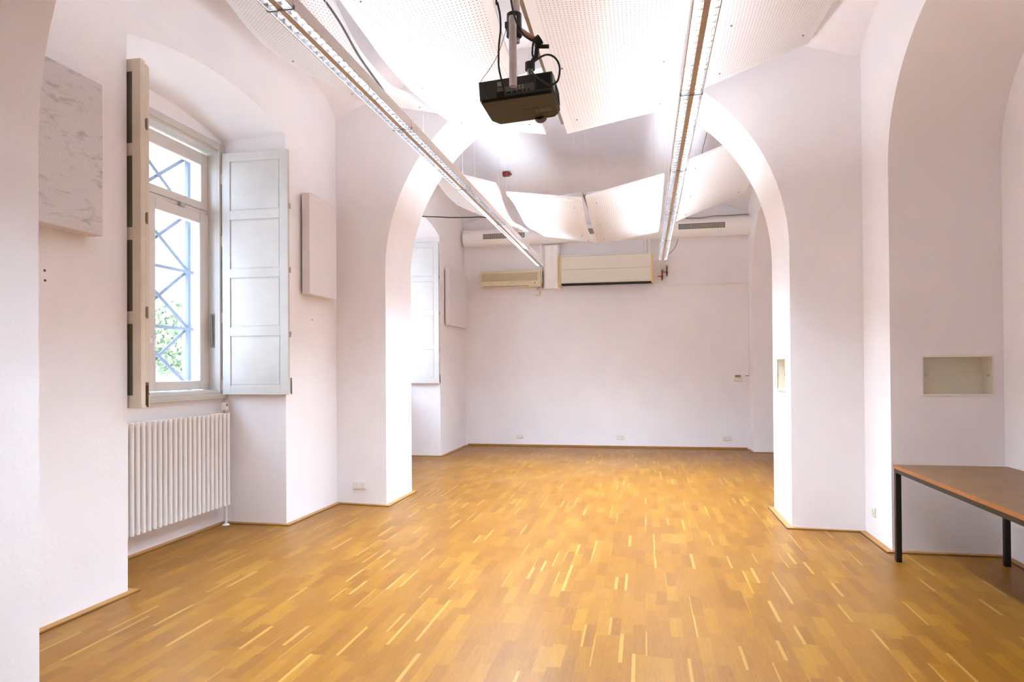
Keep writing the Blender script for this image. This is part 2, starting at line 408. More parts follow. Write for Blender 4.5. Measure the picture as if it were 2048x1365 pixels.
# ------------------------------------------------------------------ windows
def window(n, dy, full=True, dx=0):
    root = bpy.data.objects.new('window_%d' % n, None); COL.objects.link(root); root.location = (dx, dy, 0); struct(root)
    # casing on the niche wall and the deep lining behind it
    def frame(mb, x0, x1, oy0, oy1, oz0, oz1, wy, wz0, wz1):
        mb.box(x0,x1,oy0,oy0+wy,oz0,oz1); mb.box(x0,x1,oy1-wy,oy1,oz0,oz1)
        mb.box(x0,x1,oy0+wy,oy1-wy,oz0,oz0+wz0); mb.box(x0,x1,oy0+wy,oy1-wy,oz1-wz1,oz1)
    m = MB(); frame(m, -4.09,-4.055, 4.065,6.072, 1.235,3.72, .085,.06,.06)
    frame(m, -4.26,-4.075, 4.13,6.03, 1.27,3.68, .045,.04,.05)
    m.box(-4.075,-4.035, 4.06,6.075, 1.225,1.262)
    m.build('casing', M_paint, root, bevel=.004)
    # fixed rail between the lights
    m = MB(); m.box(-4.25,-4.19, 4.17,5.99, 3.018,3.052); m.build('transom_rail', M_sash, root, bevel=.003)
    def sash(name, y0, y1, z0, z1, ws0, ws1, wb, wt, x0=-4.245, x1=-4.185):
        m = MB()
        m.box(x0,x1,y0,y0+ws0,z0,z1); m.box(x0,x1,y1-ws1,y1,z0,z1)
        m.box(x0,x1,y0+ws0,y1-ws1,z0,z0+wb); m.box(x0,x1,y0+ws0,y1-ws1,z1-wt,z1)
        s = m.build(name, M_sash, root, bevel=.006)
        g = MB(); g.box(-4.222,-4.214, y0+ws0-.01,y1-ws1+.01, z0+wb-.01,z1-wt+.01); g.build('glass_pane', M_glass, s)
        return s
    sash('transom_sash', 5.085,5.995, 3.055,3.605, .10,.105, .075,.12)
    sash('transom_sash', 4.165,5.075, 3.055,3.605, .105,.10, .075,.12)
    r = sash('casement_sash', 5.10,5.995, 1.318,3.015, .15,.14, .085,.10, -4.245,-4.175)
    l = sash('casement_sash', 4.165,5.095, 1.318,3.015, .14,.16, .085,.10, -4.245,-4.175)
    if full:
        m = MB(); m.box(-4.178,-4.165, 5.165,5.20, 1.735,1.80); m.tube([(-4.165,5.182,1.79),(-4.135,5.182,1.79),(-4.135,5.182,1.67)], .009, 8)
        m.build('handle', M_rad, r, bevel=.002)
        for z in (1.42, 2.16, 2.86):
            m = MB(); m.tube([(-4.165,5.998,z-.035),(-4.165,5.998,z+.035)], .009, 8); m.build('hinge', M_steel, r)
        m = MB(); m.box(-4.18,-4.155, 5.56,5.62, 3.01,3.05); m.build('latch', M_steel, root, bevel=.003)
        m = MB(); m.box(-4.15,-4.11, 5.975,5.99, 1.72,2.05); m.tube([(-4.125,5.965,1.74),(-4.125,5.965,2.03)], .007, 8); m.build('stay_lever', M_dkalu, root)
    return root
window(1, 0); window(2, D2, False, -.03)

def leaf_mesh(length, z0, z1, thick, npan=4, st=.085):
    """shutter leaf along +x from the hinge at x=0, its panelled face toward -y; recessed fields"""
    mb = MB(); rl = .085
    mb.box(0, length, .012, thick, z0, z1)
    mb.box(0, st, 0, .012, z0, z1); mb.box(length-st, length, 0, .012, z0, z1)
    H = (z1-z0-rl*(npan+1))/npan
    for i in range(npan+1):
        z = z0 + i*(H+rl); mb.box(st, length-st, 0, .012, z, z+rl)
    for i in range(npan):                                   # a thin bead and a raised centre in every field
        z = z0 + rl + i*(H+rl); mb.box(st+.012, length-st-.012, .008, .012, z+.012, z+H-.012)
    return mb
def shutter(loc, ang, length, z0, z1, label, flip=False, leaves=2, bolt=True):
    t = thing('window_shutter', loc, label, 'shutter', 'panelled window shutters', ang)
    n = 0
    for k in range(leaves):
        ln = length - .02*k
        mb = leaf_mesh(ln, z0, z1, .034)
        off = k*.037
        if flip: mb.v = [(x, -y, z) for x, y, z in mb.v]; off = -off
        mb.v = [(x, y+off, z) for x, y, z in mb.v]
        mb.build('leaf', M_shut, t, bevel=.0025)
    s = -1 if flip else 1
    for z in (z0+.09, z0+.75, z0+1.5, z1-.25):
        h = MB(); h.tube([(-.004, s*.01, z-.05), (-.004, s*.01, z+.05)], .009, 8); h.build('hinge', M_rad, t)
    for z in (z0+.58, z0+1.2, z0+1.82):
        h = MB(); h.box(length-.002, length+.006, s*.02, s*.05, z-.02, z+.02); h.tube([(length+.004, s*.036, z-.028),(length+.004, s*.036, z+.028)], .006, 6); h.build('hinge', M_steel, t)
    if bolt:
        h = MB(); h.box(length-.002, length+.004, s*.04, s*.062, z0+.01, z0+.16); h.tube([(length+.006, s*.05, z0),(length+.006, s*.05, z0+.13)], .005, 6)
        h.build('bolt', M_dkalu, t)
    return t
shutter((-4.045, 6.012, 0), 0, .70, 1.262, 3.622, 'folded grey shutter open against the niche side, right of the near window')
# second one, pushed past its jamb so that its dark back faces the camera
t = thing('window_shutter', (-4.045, 4.075, 0), 'folded shutter tinted warm as if lamplit, seen edge-on at the left of the near window', 'shutter', 'panelled window shutters', math.radians(-1.0))
for k, (ln, th) in enumerate(((.700,.042),(.690,.034),(.676,.03))):
    mb = leaf_mesh(ln, 1.245 if k == 0 else 1.255, 3.63 if k == 0 else 3.615, th, 4, .066)
    mb.v = [(x, y + (0,.045,.082)[k], z) for x, y, z in mb.v]; lf = mb.build('leaf', M_shut_lamplit, t, bevel=.0025)
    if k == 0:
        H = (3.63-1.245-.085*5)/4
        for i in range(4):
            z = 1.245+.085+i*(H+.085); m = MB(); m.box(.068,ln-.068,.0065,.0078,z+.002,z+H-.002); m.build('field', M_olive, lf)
for z in (1.9, 2.55, 3.2):
    h = MB(); h.box(.688, .694, .05, .078, z-.03, z+.03); h.tube([(.694,.066,z-.04),(.694,.066,z+.04)], .007, 6); h.build('hinge', M_dkalu, t)
h = MB(); h.box(.687, .694, .05, .078, 1.26, 1.42); h.tube([(.697,.066,1.25),(.697,.066,1.40)], .006, 6); h.box(.688,.700,.055,.077,1.33,1.35); h.build('bolt', M_brass, t)
shutter((-4.12, 11.185, 0), 0, .69, 1.25, 3.66, 'folded grey shutter beside the far window, seen past the arch pier')

# iron lattice outside the near window
t = thing('window_grille', (-4.62, 5.07, 1.05), 'blue-grey iron lattice with crossed bars outside the near window', 'window grille')
def G(y, z): return (0, y-5.07, z-1.05)
for y in (6.285, 5.84-.415, 4.565, 3.80):
    m = MB(); a = G(y,1.05); b = G(y,3.9); m.box(-.018,.018, a[1]-.022,a[1]+.022, a[2], b[2]); m.build('upright', M_grille, t)
for z in (1.335, 1.926, 2.514, 3.105, 3.69):
    m = MB(); m.box(.018,.03, 3.75-5.07, 6.43-5.07, z-1.05-.016, z-1.05+.016); m.build('crossbar', M_grille, t)
for (ya, yb) in ((5.425,6.285),(4.565,5.425),(3.80,4.565)):
    for z in (1.335, 1.926, 2.514, 3.105):
        for s in (0, 1):
            a = Vector(G(ya, z if s else z+.59)); b = Vector(G(yb, z+.59 if s else z))
            d = (b-a).normalized(); nrm = Vector((0,-d.z,d.y))*.017; m = MB()
            x0, x1 = (-.03, -.02) if s else (.0, .012)
            vs = [Vector((x, p.y, p.z)) + q for x in (x0,x1) for p in (a,b) for q in (nrm, -nrm)]
            m.add(vs, [(0,1,3,2),(4,6,7,5),(0,2,6,4),(1,5,7,3),(0,4,5,1),(2,3,7,6)]); m.build('brace', M_grille, t)

# ------------------------------------------------------------------ radiator
R0 = (-3.99, 5.95, 0)
t = thing('radiator', (-3.99, 5.12, 0), 'white tubular column radiator under the near window', 'radiator')
NC = 26; PITCH = .0632
for i in range(NC):
    y = 5.965 - PITCH*i - 5.12; m = MB()
    for x in (-.033, .033):
        m.tube([(x,y,.235),(x,y,1.045)], .0175, 10)
    m.tube([(-.033,y,.215),(.033,y,.215)], .021, 8); m.tube([(-.033,y,1.065),(.033,y,1.065)], .021, 8)
    for x in (-.033,.033):
        m.tube([(x,y,.20),(x,y,.245)], [.019,.0175], 10); m.tube([(x,y,1.035),(x,y,1.085)], [.0175,.020], 10)
    m.build('column', M_rad, t)
for z in (.225, 1.06):
    m = MB(); m.tube([(0,5.975-5.12,z),(0,5.965-PITCH*(NC-1)-.01-5.12,z)], .016, 10); m.build('header', M_rad, t)
m = MB(); m.tube([(0,.855,.225),(0,.858,.12),(0,.858,.0)], .012, 10); p = m.build('floor_pipe', M_rad, t)
m = MB(); m.tube([(0,.858,.0),(0,.858,.012)], [.036,.022], 16); m.build('rosette', M_rad, p)
m = MB(); m.tube([(0,.845,1.075),(0,.845,1.11)], .014, 10); p = m.build('valve', M_steel, t)
m = MB(); m.box(-.024,.024,.82,.87,1.11,1.185); hd = m.build('thermostat_head', M_white, p, bevel=.01, seg=3)
m = MB(); m.box(.0242,.0252,.83,.86,1.15,1.175); m.build('display', M_lcd, p)

# ------------------------------------------------------------------ acoustic absorbers on the left wall
def absorber(y0, y1, z0, z1, x0, x1, m_, label, grp='square acoustic absorbers on the window wall'):
    c = (x0, (y0+y1)/2, z0); t = thing('acoustic_absorber', c, label, 'acoustic absorber', grp)
    m = MB(); m.box(.016, x1-x0, y0-c[1], y1-c[1], 0, z1-z0); m.build('absorber_body', m_, t, bevel=.006)
    m = MB(); m.box(.002, .016, y0-c[1]+.03, y1-c[1]-.03, .03, z1-z0-.03); m.build('mounting_frame', M_dark, t)
absorber(3.06, 3.715, 2.345, 3.30, XW(3.4)+.002, XW(3.4)+.125, M_felt, 'mottled grey felt absorber high on the wall left of the near window')
absorber(6.355, 6.965, 2.265, 3.285, XW(6.7)+.002, XW(6.7)+.105, M_fab, 'plain white absorber between the near window and the arch pier')
absorber(11.51, 12.74, 2.265, 3.265, XL2+.001, XL2+.10, M_fab, 'plain pale absorber on the far window wall, beside the back corner')

# ------------------------------------------------------------------ louvre lamps
ZL = 3.12
def lamp_proto(loc, length, label, group):
    t = thing('louvre_lamp', loc, label, 'ceiling lamp', group)
    # local: y from 0 to length (away), x centred, z = 0 at the louvre mouth
    g = .004; L0, L1 = g, length-g
    m = MB()
    for s in (-1, 1):
        m.box(s*.0615, s*.0635, L0, L1, 0, .062); m.box(s*.0575, s*.0635, L0, L1, 0, .002)
    m.box(-.0635,.0635, L0, L0+.002, .002, .06); m.box(-.0635,.0635, L1-.002, L1, .002, .06)
    m.build('housing', M_lampw, t)
    m = MB(); m.box(-.015,.015, L0, L1, .0, .05); m.build('spine', M_spine, t)
    nb = 24; p = (L1-L0)/nb
    for s in (-1, 1):
        m = MB(); xa, xb = s*.0155, s*.061
        lo, hi = min(xa,xb), max(xa,xb)
        # bowed side reflectors
        for a, sg in ((lo,1),(hi,-1)):
            prof = [(a, .001), (a+sg*.003, .012), (a+sg*.008, .022), (a+sg*.014, .03)]
            m.strip([(x,L0,z) for x, z in prof], [(x,L1,z) for x, z in prof], True)
        m.build('side_reflector', M_mirror, t); m = MB()
        vs, fs = [], []                                      # cross blades, joined by side rails behind the reflectors
        for i in range(nb+1):
            y = min(max(L0+p*i, L0+.006), L1-.006)
            vs += [(lo,y-.0032,0),(hi,y-.0032,0),(lo,y-.005,.022),(hi,y-.005,.022),(lo,y+.0032,0),(hi,y+.0032,0),(lo,y+.005,.022),(hi,y+.005,.022)]
            o = 8*i; fs += [(o,o+1,o+3,o+2),(o+4,o+6,o+7,o+5),(o,o+4,o+5,o+1),(o+2,o+3,o+7,o+6)]
            if i < nb: fs += [(o+4,o+8,o+10,o+6),(o+5,o+7,o+11,o+9)]
        m.add(vs, fs)
        m.build('louvre', M_blade, t)
        m = MB(); m.tube([((lo+hi)/2, L0+.02, .042), ((lo+hi)/2, L1-.02, .042)], .008, 8); m.build('fluorescent_tube', M_tube, t)
    m = MB(); m.box(-.066,.066, length-.012, length-.0005, -.004, -.0005)
    for s in (-1,1): m.box(s*.064,s*.067, length-.012, length-.0005, -.004, .012)
    m.build('joint_bracket', M_brk, t)
    for s in (-1,1):
        m = MB(); m.box(s*.064,s*.066, length-.012, length-.001, .012, .062); m.build('hanger_strap', M_lampw, t)
    return t
def area(name, parent, loc, sx, sy, power, up, col):
    l = bpy.data.lights.new(name, 'AREA'); l.shape = 'RECTANGLE'; l.size = sx; l.size_y = sy; l.energy = power; l.color = col
    o = bpy.data.objects.new(name, l); COL.objects.link(o); o.parent = parent; o.location = loc
    if up: o.rotation_euler = (PI, 0, 0)
    else: l.spread = math.radians(125)            # mirror louvres cut the light off towards the horizon
    return o
UP_W, DOWN_W = 2.4, 20.0
LAMP_COL = (.64, .825, 1.0)
def lamp_row(x, y_start, sec, n, side, ordinals):
    proto = None; grp = 'louvre lamps of the %s row' % side
    for k in range(n):
        y = y_start + sec*k
        lab = ordinals[k]
        if proto is None: proto = lamp_proto((x, y, ZL), sec, lab, grp); o = proto
        else: o = dup(proto, (x, y, ZL), lab, grp)
        lamps.append((o, x, y, sec))
lamps = []
lab = lambda side, what: 'section of the %s louvre lamp row, %s' % (side, what)
lamp_row(-1.59, 2.81-1.575, 1.575, 6, 'window-side', [
    lab('window-side','cut by the top edge of the photo'), lab('window-side','first whole one from the top of the photo'),
    lab('window-side','crossing the front of the middle arch'), lab('window-side','passing under the middle arch'),
    lab('window-side','last but one before the back wall'), lab('window-side','nearest the back wall')])
lamp_row(.29, 4.18-1.59, 1.59, 5, 'niche-side', [
    lab('niche-side','cut by the top edge of the photo'),
    lab('niche-side','second seen from the top of the photo'), lab('niche-side','passing under the middle arch'),
    lab('niche-side','last but one before the back wall'), lab('niche-side','nearest the back wall')])
op = lamps[4][0]                                            # one section of the window-side row has lost its louvres
for c in list(op.children):
    if c.name.startswith('louvre'): bpy.data.objects.remove(c)
op['label'] = 'bright section of the window-side louvre lamp row without louvres, tubes bare'
for o, x, y, sec in lamps:
    far = 1.4 if y > 7 else 1.0 if y > 2.7 else .5
    area('uplight', o, (0, sec/2, .066), .10, sec-.06, UP_W*far, True, LAMP_COL)
    for s in (-1, 1):
        a = area('downlight', o, (s*.038, sec/2, .023), .03, sec-.06, DOWN_W/2*far, False, LAMP_COL)
        if o is op: a.data.spread = PI; a.data.energy *= .6

# ------------------------------------------------------------------ perforated baffles
def prof(pts):
    def f(y):
        if y <= pts[0][0]: return pts[0][1]
        for i in range(len(pts)-1):
            if y <= pts[i+1][0]:
                y0, z0 = pts[i]; y1, z1 = pts[i+1]
                m0 = (pts[i+1][1]-pts[max(i-1,0)][1])/(pts[i+1][0]-pts[max(i-1,0)][0])
                j = min(i+2, len(pts)-1); m1 = (pts[j][1]-z0)/(pts[j][0]-y0)
                h = y1-y0; t = (y-y0)/h
                return (2*t**3-3*t*t+1)*z0+(t**3-2*t*t+t)*h*m0+(-2*t**3+3*t*t)*z1+(t**3-t*t)*h*m1
        return pts[-1][1]
    return f
def baffle(y0, y1, xl, xr, pl, pr, label, group, wire_top, dims):
    """curved sheet between a left and a right edge profile, edges may drift sideways: xl=(near,far)"""
    fl, fr = prof(pl), prof(pr); BOARDS.append((y0, y1, xl, xr, fl, fr)); NY, NX = 44, 8; th = .03
    s_len = y1-y0; W = (xr[0]+xr[1]-xl[0]-xl[1])/2
    org = Vector(((xl[0]+xr[0])/2, (y0+y1)/2, min(fl((y0+y1)/2), fr((y0+y1)/2))))
    mb = MB(); rows = []; uvm = []; uve = []
    def P(i, j, dz):
        t = j/NY; s = i/NX; y = y0+s_len*t
        a = xl[0]+(xl[1]-xl[0])*t; b = xr[0]+(xr[1]-xr[0])*t
        return Vector((a+(b-a)*s, y, fl(y)+(fr(y)-fl(y))*s+dz)) - org
    vs = []
    for dz in (0, th):
        for j in range(NY+1):
            for i in range(NX+1):
                vs.append(P(i,j,dz)); s, q = W*i/NX, s_len*j/NY
                uvm.append((s+.0127, q)); uve.append((min(s,W-s), min(q,s_len-q)))
    w = NX+1; n1 = (NY+1)*w; fs = []
    for j in range(NY):
        for i in range(NX):
            a = j*w+i; fs.append((a,a+1,a+w+1,a+w)); fs.append((n1+a,n1+a+w,n1+a+w+1,n1+a+1))
    mb.add(vs, fs, True)
    o = thing('perforated_baffle', org, label, 'ceiling baffle', group)
    mb.uv = {'metres': uvm, 'edge': uve}; mb.build('perforated_board', M_perf, o)
    # edge band
    e = MB()
    ring = [(i,0) for i in range(NX+1)] + [(NX,j) for j in range(1,NY+1)] + [(i,NY) for i in range(NX-1,-1,-1)] + [(0,j) for j in range(NY-1,0,-1)]
    e.strip([P(i,j,0) for i, j in ring], [P(i,j,th) for i, j in ring], True, True); e.build('edge_band', M_board, o)
    for i, j in ((1,5),(7,5),(1,39),(7,39),(1,22),(7,22)):
        p = P(i,j,0); c = MB()
        c.tube([p+Vector((0,0,-.010)), p+Vector((0,0,.0))], [.004,.007], 6)
        c.tube([p+Vector((-.009,0,-.005)), p+Vector((.009,0,-.005))], .0022, 5); c.build('fixing_bolt', M_dkalu, o)
    for i, j in ((1,5),(7,5),(1,39),(7,39)):
        p = P(i,j,th); q = p+org; zt = vault_at(q.x, q.y, *dims) - org.z
        c = MB(); c.tube([p, Vector((p.x,p.y,max(zt-.06, p.z+.03)))], .0007, 5); c.build('hanger_wire', M_wire, o)
    return o
B1, B2 = (XL1,XR1,2.5,6.9), (XL2,XR2,7.75,YB)
BOARDS = []
g1, g2 = 'curved perforated boards of the near bay', 'curved perforated boards of the far bay'
baffle(3.55,6.5, (-2.86,-2.86), (-1.89,-1.96), [(3.55,4.22),(4.0,4.15),(4.3,4.10),(4.57,4.03),(4.81,4.01),(5.03,4.02),(5.53,4.09),(5.82,4.15),(6.5,4.24)], [(3.55,3.95),(3.97,3.82),(4.22,3.73),(4.47,3.68),(4.83,3.68),(5.07,3.70),(5.5,3.81),(5.9,3.90),(6.3,3.98),(6.5,4.03)],
       'perforated board nearest the window wall in the near bay', g1, 5, B1)
baffle(3.5,6.5, (-1.76,-1.76), (-.90,-.905), [(3.5,3.74),(3.8,3.70),(4.18,3.67),(4.47,3.65),(5.0,3.66),(5.2,3.68),(6.0,3.78),(6.5,3.885)], [(3.5,3.92),(4.12,3.77),(4.63,3.66),(5.4,3.68),(6.5,3.75)],
       'perforated board on the window side of the projector', g1, 5, B1)
baffle(3.5,6.5, (-.70,-.70), (.28,.282), [(3.5,3.75),(4.05,3.73),(5.0,3.715),(6.5,3.74)], [(3.5,3.70),(4.3,3.66),(5.1,3.70),(5.8,3.78),(6.5,3.915)],
       'perforated board between the projector and the niche-side lamp row', g1, 5, B1)
baffle(3.6,6.5, (.46,.565), (1.44,1.475), [(3.6,3.90),(4.5,3.86),(5.5,3.92),(6.5,4.07)], [(3.6,4.22),(4.5,4.24),(5.7,4.33),(6.5,4.40)],
       'perforated board nearest the table niche in the near bay', g1, 5, B1)
baffle(8.2,10.8, (-2.72,-2.72), (-1.775,-1.80), [(8.2,4.05),(8.7,4.03),(9.2,3.96),(9.8,3.95),(10.8,4.05)], [(8.2,3.76),(8.5,3.72),(8.65,3.64),(8.96,3.56),(9.38,3.53),(10.08,3.61),(10.8,3.68)],
       'perforated board nearest the window wall in the far bay', g2, 5, B2)
baffle(8.2,10.8, (-1.645,-1.54), (-.725,-.715), [(8.2,3.645),(8.6,3.62),(9.0,3.55),(9.25,3.50),(9.6,3.50),(10.1,3.55),(10.8,3.60)], [(8.2,3.52),(8.5,3.48),(8.8,3.36),(9.1,3.32),(9.6,3.33),(10.3,3.41),(10.8,3.47)],
       'perforated board of the far bay, left of the gap with the grey rail', g2, 5, B2)
baffle(8.2,10.7, (-.675,-.70), (.255,.235), [(8.2,3.54),(9.2,3.47),(10.0,3.44),(10.7,3.43)], [(8.2,3.755),(9.0,3.66),(9.8,3.58),(10.7,3.575)],
       'perforated board of the far bay, right of the gap with the grey rail', g2, 5, B2)
baffle(8.2,10.6, (.515,.49), (1.42,1.50), [(8.2,3.89),(9.0,3.78),(9.8,3.70),(10.6,3.70)], [(8.2,4.22),(9.2,4.17),(9.9,4.10),(10.6,4.08)],
       'perforated board nearest the niche wall in the far bay', g2, 5, B2)

# lamp wires, up to the board or vault above
def overhead(x, y):
    for (y0, y1, xl, xr, fl, fr) in BOARDS:
        if y0 <= y <= y1:
            t = (y-y0)/(y1-y0); a = xl[0]+(xl[1]-xl[0])*t; b = xr[0]+(xr[1]-xr[0])*t
            if a-.012 <= x <= b+.012: q = min(max((x-a)/(b-a),0),1); return fl(y)+(fr(y)-fl(y))*q - .004
    if y < 1.4: return vault_at(x, y, XL1, XR1, YF, 1.7) - .01
    if y < 2.75: return 4.3
    if y < 6.75: return vault_at(x, y, *B1) - .05
    if y < 7.95: return 2.58+2.03*math.sqrt(max(0,1-((x+.725)/2.06)**2)) - .03
    return vault_at(x, y, *B2) - .05
for o, x, y, sec in lamps:
    for f in (.28, .99):
        w = MB(); w.tube([(0,sec*f,.05),(0,sec*f,overhead(x, y+sec*f)-ZL)], .0008, 5); w.build('hanger_wire', M_wire, o)

# rails in the gap between the middle boards
def rail(x, y0, y1, z, label):
    t = thing('mounting_rail', (x, (y0+y1)/2, z), label, 'rail', 'metal rails between the ceiling boards')
    h = (y1-y0)/2; m = MB(); m.box(-.016,.016,-h,h,0,.004); m.box(-.016,-.012,-h,h,.004,.04); m.box(.012,.016,-h,h,.004,.04); m.build('profile', M_dkalu, t, bevel=.002)
    for q in (-h*.8, h*.8):
        m = MB(); m.tube([(0,q,.02),(0,q,overhead(x,(y0+y1)/2+q)-z-.02)], .0009, 6); m.build('hanger_wire', M_wire, t)
rail(-.735, 2.2, 6.4, 3.80, 'grey metal rail in the gap above the projector')
rail(-.7, 8.3, 10.6, 3.60, 'grey metal rail in the gap between the far middle boards')

# ------------------------------------------------------------------ projector
t = thing('projector', (-.743, 3.09, 2.737), 'black ceiling projector seen from behind and below', 'projector')
t.rotation_euler = (0, math.radians(-3.8), 0); t.scale = (.348/.378, .305/.292, .098/.128)
W_, D_, H_ = .378, .292, .128
m = MB()
out = [(0,0),(W_,0),(W_+.004,.05),(W_,.25),(W_-.03,D_),(.035,D_),(.0,.23)]
m.prism(out, 'z', .018, H_); m.build('case', M_proj, t, bevel=.012, seg=3)
m = MB(); inset = [(.008,.006),(W_-.008,.006),(W_-.004,.06),(W_-.008,.245),(W_-.036,D_-.008),(.042,D_-.008),(.008,.225)]
m.prism(inset, 'z', 0, .02); lid = m.build('lid', M_projbot, t, bevel=.006, seg=3)
m = MB()
for (a,b,c,d) in ((.19,.275,.14,.143),(.275,.36,.215,.217),(.272,.275,.14,.27)): m.box(a,b,c,d,-.0006,0)
m.build('panel_line', M_vent, lid)
m = MB()
for k in range(9): m.box(.255+.011*k,.261+.011*k,.262,.274,-.0008,0)
m.build('vent_slot', M_vent, lid)
m = MB(); x = .15
for w in (.006,.004,.006,.005,.004,.005,.006): m.box(x,x+w,.048,.052,-.0007,0); x += w+.0025
m.build('badge', mat('faded_red_print', '#8a3a28', .6), lid)
m = MB(); m.box(.255,.34,.16,.205,-.0005,0); m.build('sticker', mat('olive_sticker', '#4d4632', .6), lid)
m = MB(); m.box(.095,.285,-.001,.003,.030,.078); pt = m.build('port_panel', mat('grey_port_plate', '#5c5f5c', .5), t)
m = MB()
for i in range(3):
    for j in range(2): m.tube([(.195+.016*i,-.001,.055+.014*j),(.195+.016*i,-.006,.055+.014*j)], .004, 8)
m.build('socket', M_steel, pt)
m = MB()
for (a,b) in ((.115,.135),(.143,.165),(.172,.195),(.202,.222),(.23,.24),(.25,.26)): m.box(a,b,-.003,.0,.033,.043)
m.build('connector', M_vent, pt)
m = MB(); m.box(.092,.13,-.004,.002,.022,.05); m.build('power_inlet', M_vent, t)
m = MB(); m.box(.098,.125,-.001,.001,.085,.112); m.build('rating_label', mat('silver_label', '#8f9390', .5), t)
m = MB()
for i in range(7): m.box(.298+.0105*i,.305+.0105*i,-.002,.002,.032,.12)
m.build('vent_grille', M_vent, t)
m = MB()
for i in range(12): m.box(W_+.0015,W_+.006,.06+.013*i,.067+.013*i,.03,.11)
m.build('side_vent', M_vent, t)
m = MB(); m.tube([(.262,D_-.03,.022),(.262,D_+.028,.022)], [.036,.034], 20); m.tube([(.262,D_+.028,.022),(.262,D_+.029,.022)], [.028,.01], 20); m.build('lens', M_black, t)
for (x,y) in ((.03,.04),(.345,.04),(.19,.25)):
    m = MB(); m.tube([(x,y,H_-.002),(x,y,H_+.014)], .012, 10); m.build('mount_foot', M_black, t)

t = thing('projector_mount', (-.568, 3.04, 2.775), 'weathered steel tube mount with black clamps holding the projector', 'mount')
def ring_tube(mb, p, q, r0, r1, n=16):
    p, q = Vector(p), Vector(q)
    mb.tube([p,q], r1, n, caps=False); mb.tube([p,q], r0, n, caps=False)
    for e in (p,q): mb.strip([e+Vector((math.cos(2*PI*k/n)*r0,math.sin(2*PI*k/n)*r0,0)) for k in range(n)], [e+Vector((math.cos(2*PI*k/n)*r1,math.sin(2*PI*k/n)*r1,0)) for k in range(n)], closed=True)
m = MB(); ring_tube(m, (0,-.03,-.005), (0,-.03,.31), .0145, .0178); m.build('lower_tube', M_sil, t)
m = MB(); ring_tube(m, (.003,.03,.22), (.003,.03,1.95), .016, .0195); m.build('upper_tube', M_sil, t)
m = MB(); m.tube([(.001,0,.235),(.001,0,.335)], [.036,.034], 16); m.box(-.04,-.025,-.015,.015,.27,.30); m.build('clamp', M_black, t, bevel=.003)
m = MB(); m.tube([(.045,.17,.08),(.045,.17,.16)], .014, 12); m.build('stub_tube', M_sil, t)
m = MB(); m.tube([(.045,.17,.15),(.045,.17,.185)], .024, 12); m.tube([(.05,.17,.18),(.075,.17,.215),(.085,.15,.27)], .012, 8); m.tube([(.07,.15,.265),(.10,.15,.285)], .024, 10)
m.tube([(.085,.15,.25),(.14,.15,.245)], .01, 8); m.build('swivel_arm', M_black, t)
m = MB(); m.tube([(.003,.06,.30),(.065,.16,.29)], .014, 10); m.build('cross_tube', mat('wooden_dowel', '#b0825a', .6), t)
m = MB(); m.tube([(.045,.17,.079),(.045,.17,.088)], .06, 16); m.build('plate', M_black, t)

def cable(name, pts, r, m_, label, k=6):
    mb = MB(); mb.tube(smooth_path(pts, k), r, 8); return mb.top(name, m_, label, 'cable')
cable('power_cable', [(-.655,3.0,4.6),(-.65,3.0,3.9),(-.642,3.0,3.208),(-.635,3.0,3.151),(-.624,3.0,3.093),(-.622,3.0,3.025),(-.63,3.0,2.958),(-.632,3.0,2.891),(-.63,3.0,2.85),(-.625,3.03,2.81),(-.620,3.06,2.775),(-.618,3.0885,2.765)], .0045, M_black, 'black power cable hanging straight down into the projector back')
cable('video_cable', [(-.60,2.99,4.4),(-.585,2.985,3.7),(-.574,2.98,3.212),(-.568,2.97,3.143),(-.554,2.968,3.073),(-.536,2.97,3.022),(-.509,2.975,2.978),(-.48,2.98,2.957),(-.465,2.985,2.955),(-.472,2.985,2.94),(-.476,2.99,2.90),(-.472,3.0,2.885)], .0045, M_black, 'black cable curving round the mount clamp above the projector')
cable('looped_cable', [(-.472,3.02,2.878),(-.44,3.0,2.886),(-.405,2.98,2.884),(-.372,2.97,2.862),(-.352,2.965,2.82),(-.357,2.962,2.765),(-.375,2.962,2.745),(-.40,2.964,2.744),(-.43,2.97,2.765),(-.465,2.985,2.80),(-.49,3.01,2.838),(-.50,3.04,2.850),(-.505,3.12,2.860)], .0045, M_black, 'black cable looped round the corner of the projector beside its vent')
cable('safety_wire', [(-.585,2.975,3.03),(-.602,2.985,2.99),(-.639,3.02,2.925),(-.683,3.04,2.87),(-.714,3.05,2.84),(-.732,3.06,2.82),(-.735,3.07,2.80)], .0014, M_black, 'thin safety wire from the mount clamp to the projector corner')

# ------------------------------------------------------------------ back wall fittings
t = thing('air_duct', (-.74, 12.72, 3.995), 'long white round air duct across the top of the back wall', 'air duct')
m = MB(); m.tube([(-2.63,0,0),(2.62,0,0.02)], .163, 28, caps=False)
for x in (-2.63, 2.62): m.tube([(x-.004,0,0 if x<0 else .02),(x+.004,0,0 if x<0 else .02)], .163, 28)
m.build('duct_tube', M_rad, t)
for (xa, xb, dz) in ((-2.968,-2.171,-.005),(-1.10,-.80,.008),(.628,1.428,.018)):
    m = MB(); xa += .74; xb += .74; hh = .048
    m.box(xa-.012,xb+.012,-.168,-.155,dz-hh-.012,dz+hh+.012); gr = m.build('grille', M_rad, t)
    m = MB(); m.box(xa,xb,-.170,-.166,dz-hh,dz+hh); m.build('opening', M_vent, gr)
    m = MB(); n = int((xb-xa)/.02)
    for i in range(1,n): m.box(xa+.02*i-.0022,xa+.02*i+.0022,-.174,-.169,dz-hh,dz+hh)
    for k in range(1,4): m.box(xa,xb,-.173,-.170,dz-hh+k*hh/2-.002,dz-hh+k*hh/2+.002)
    m.build('fin', M_coil, gr)
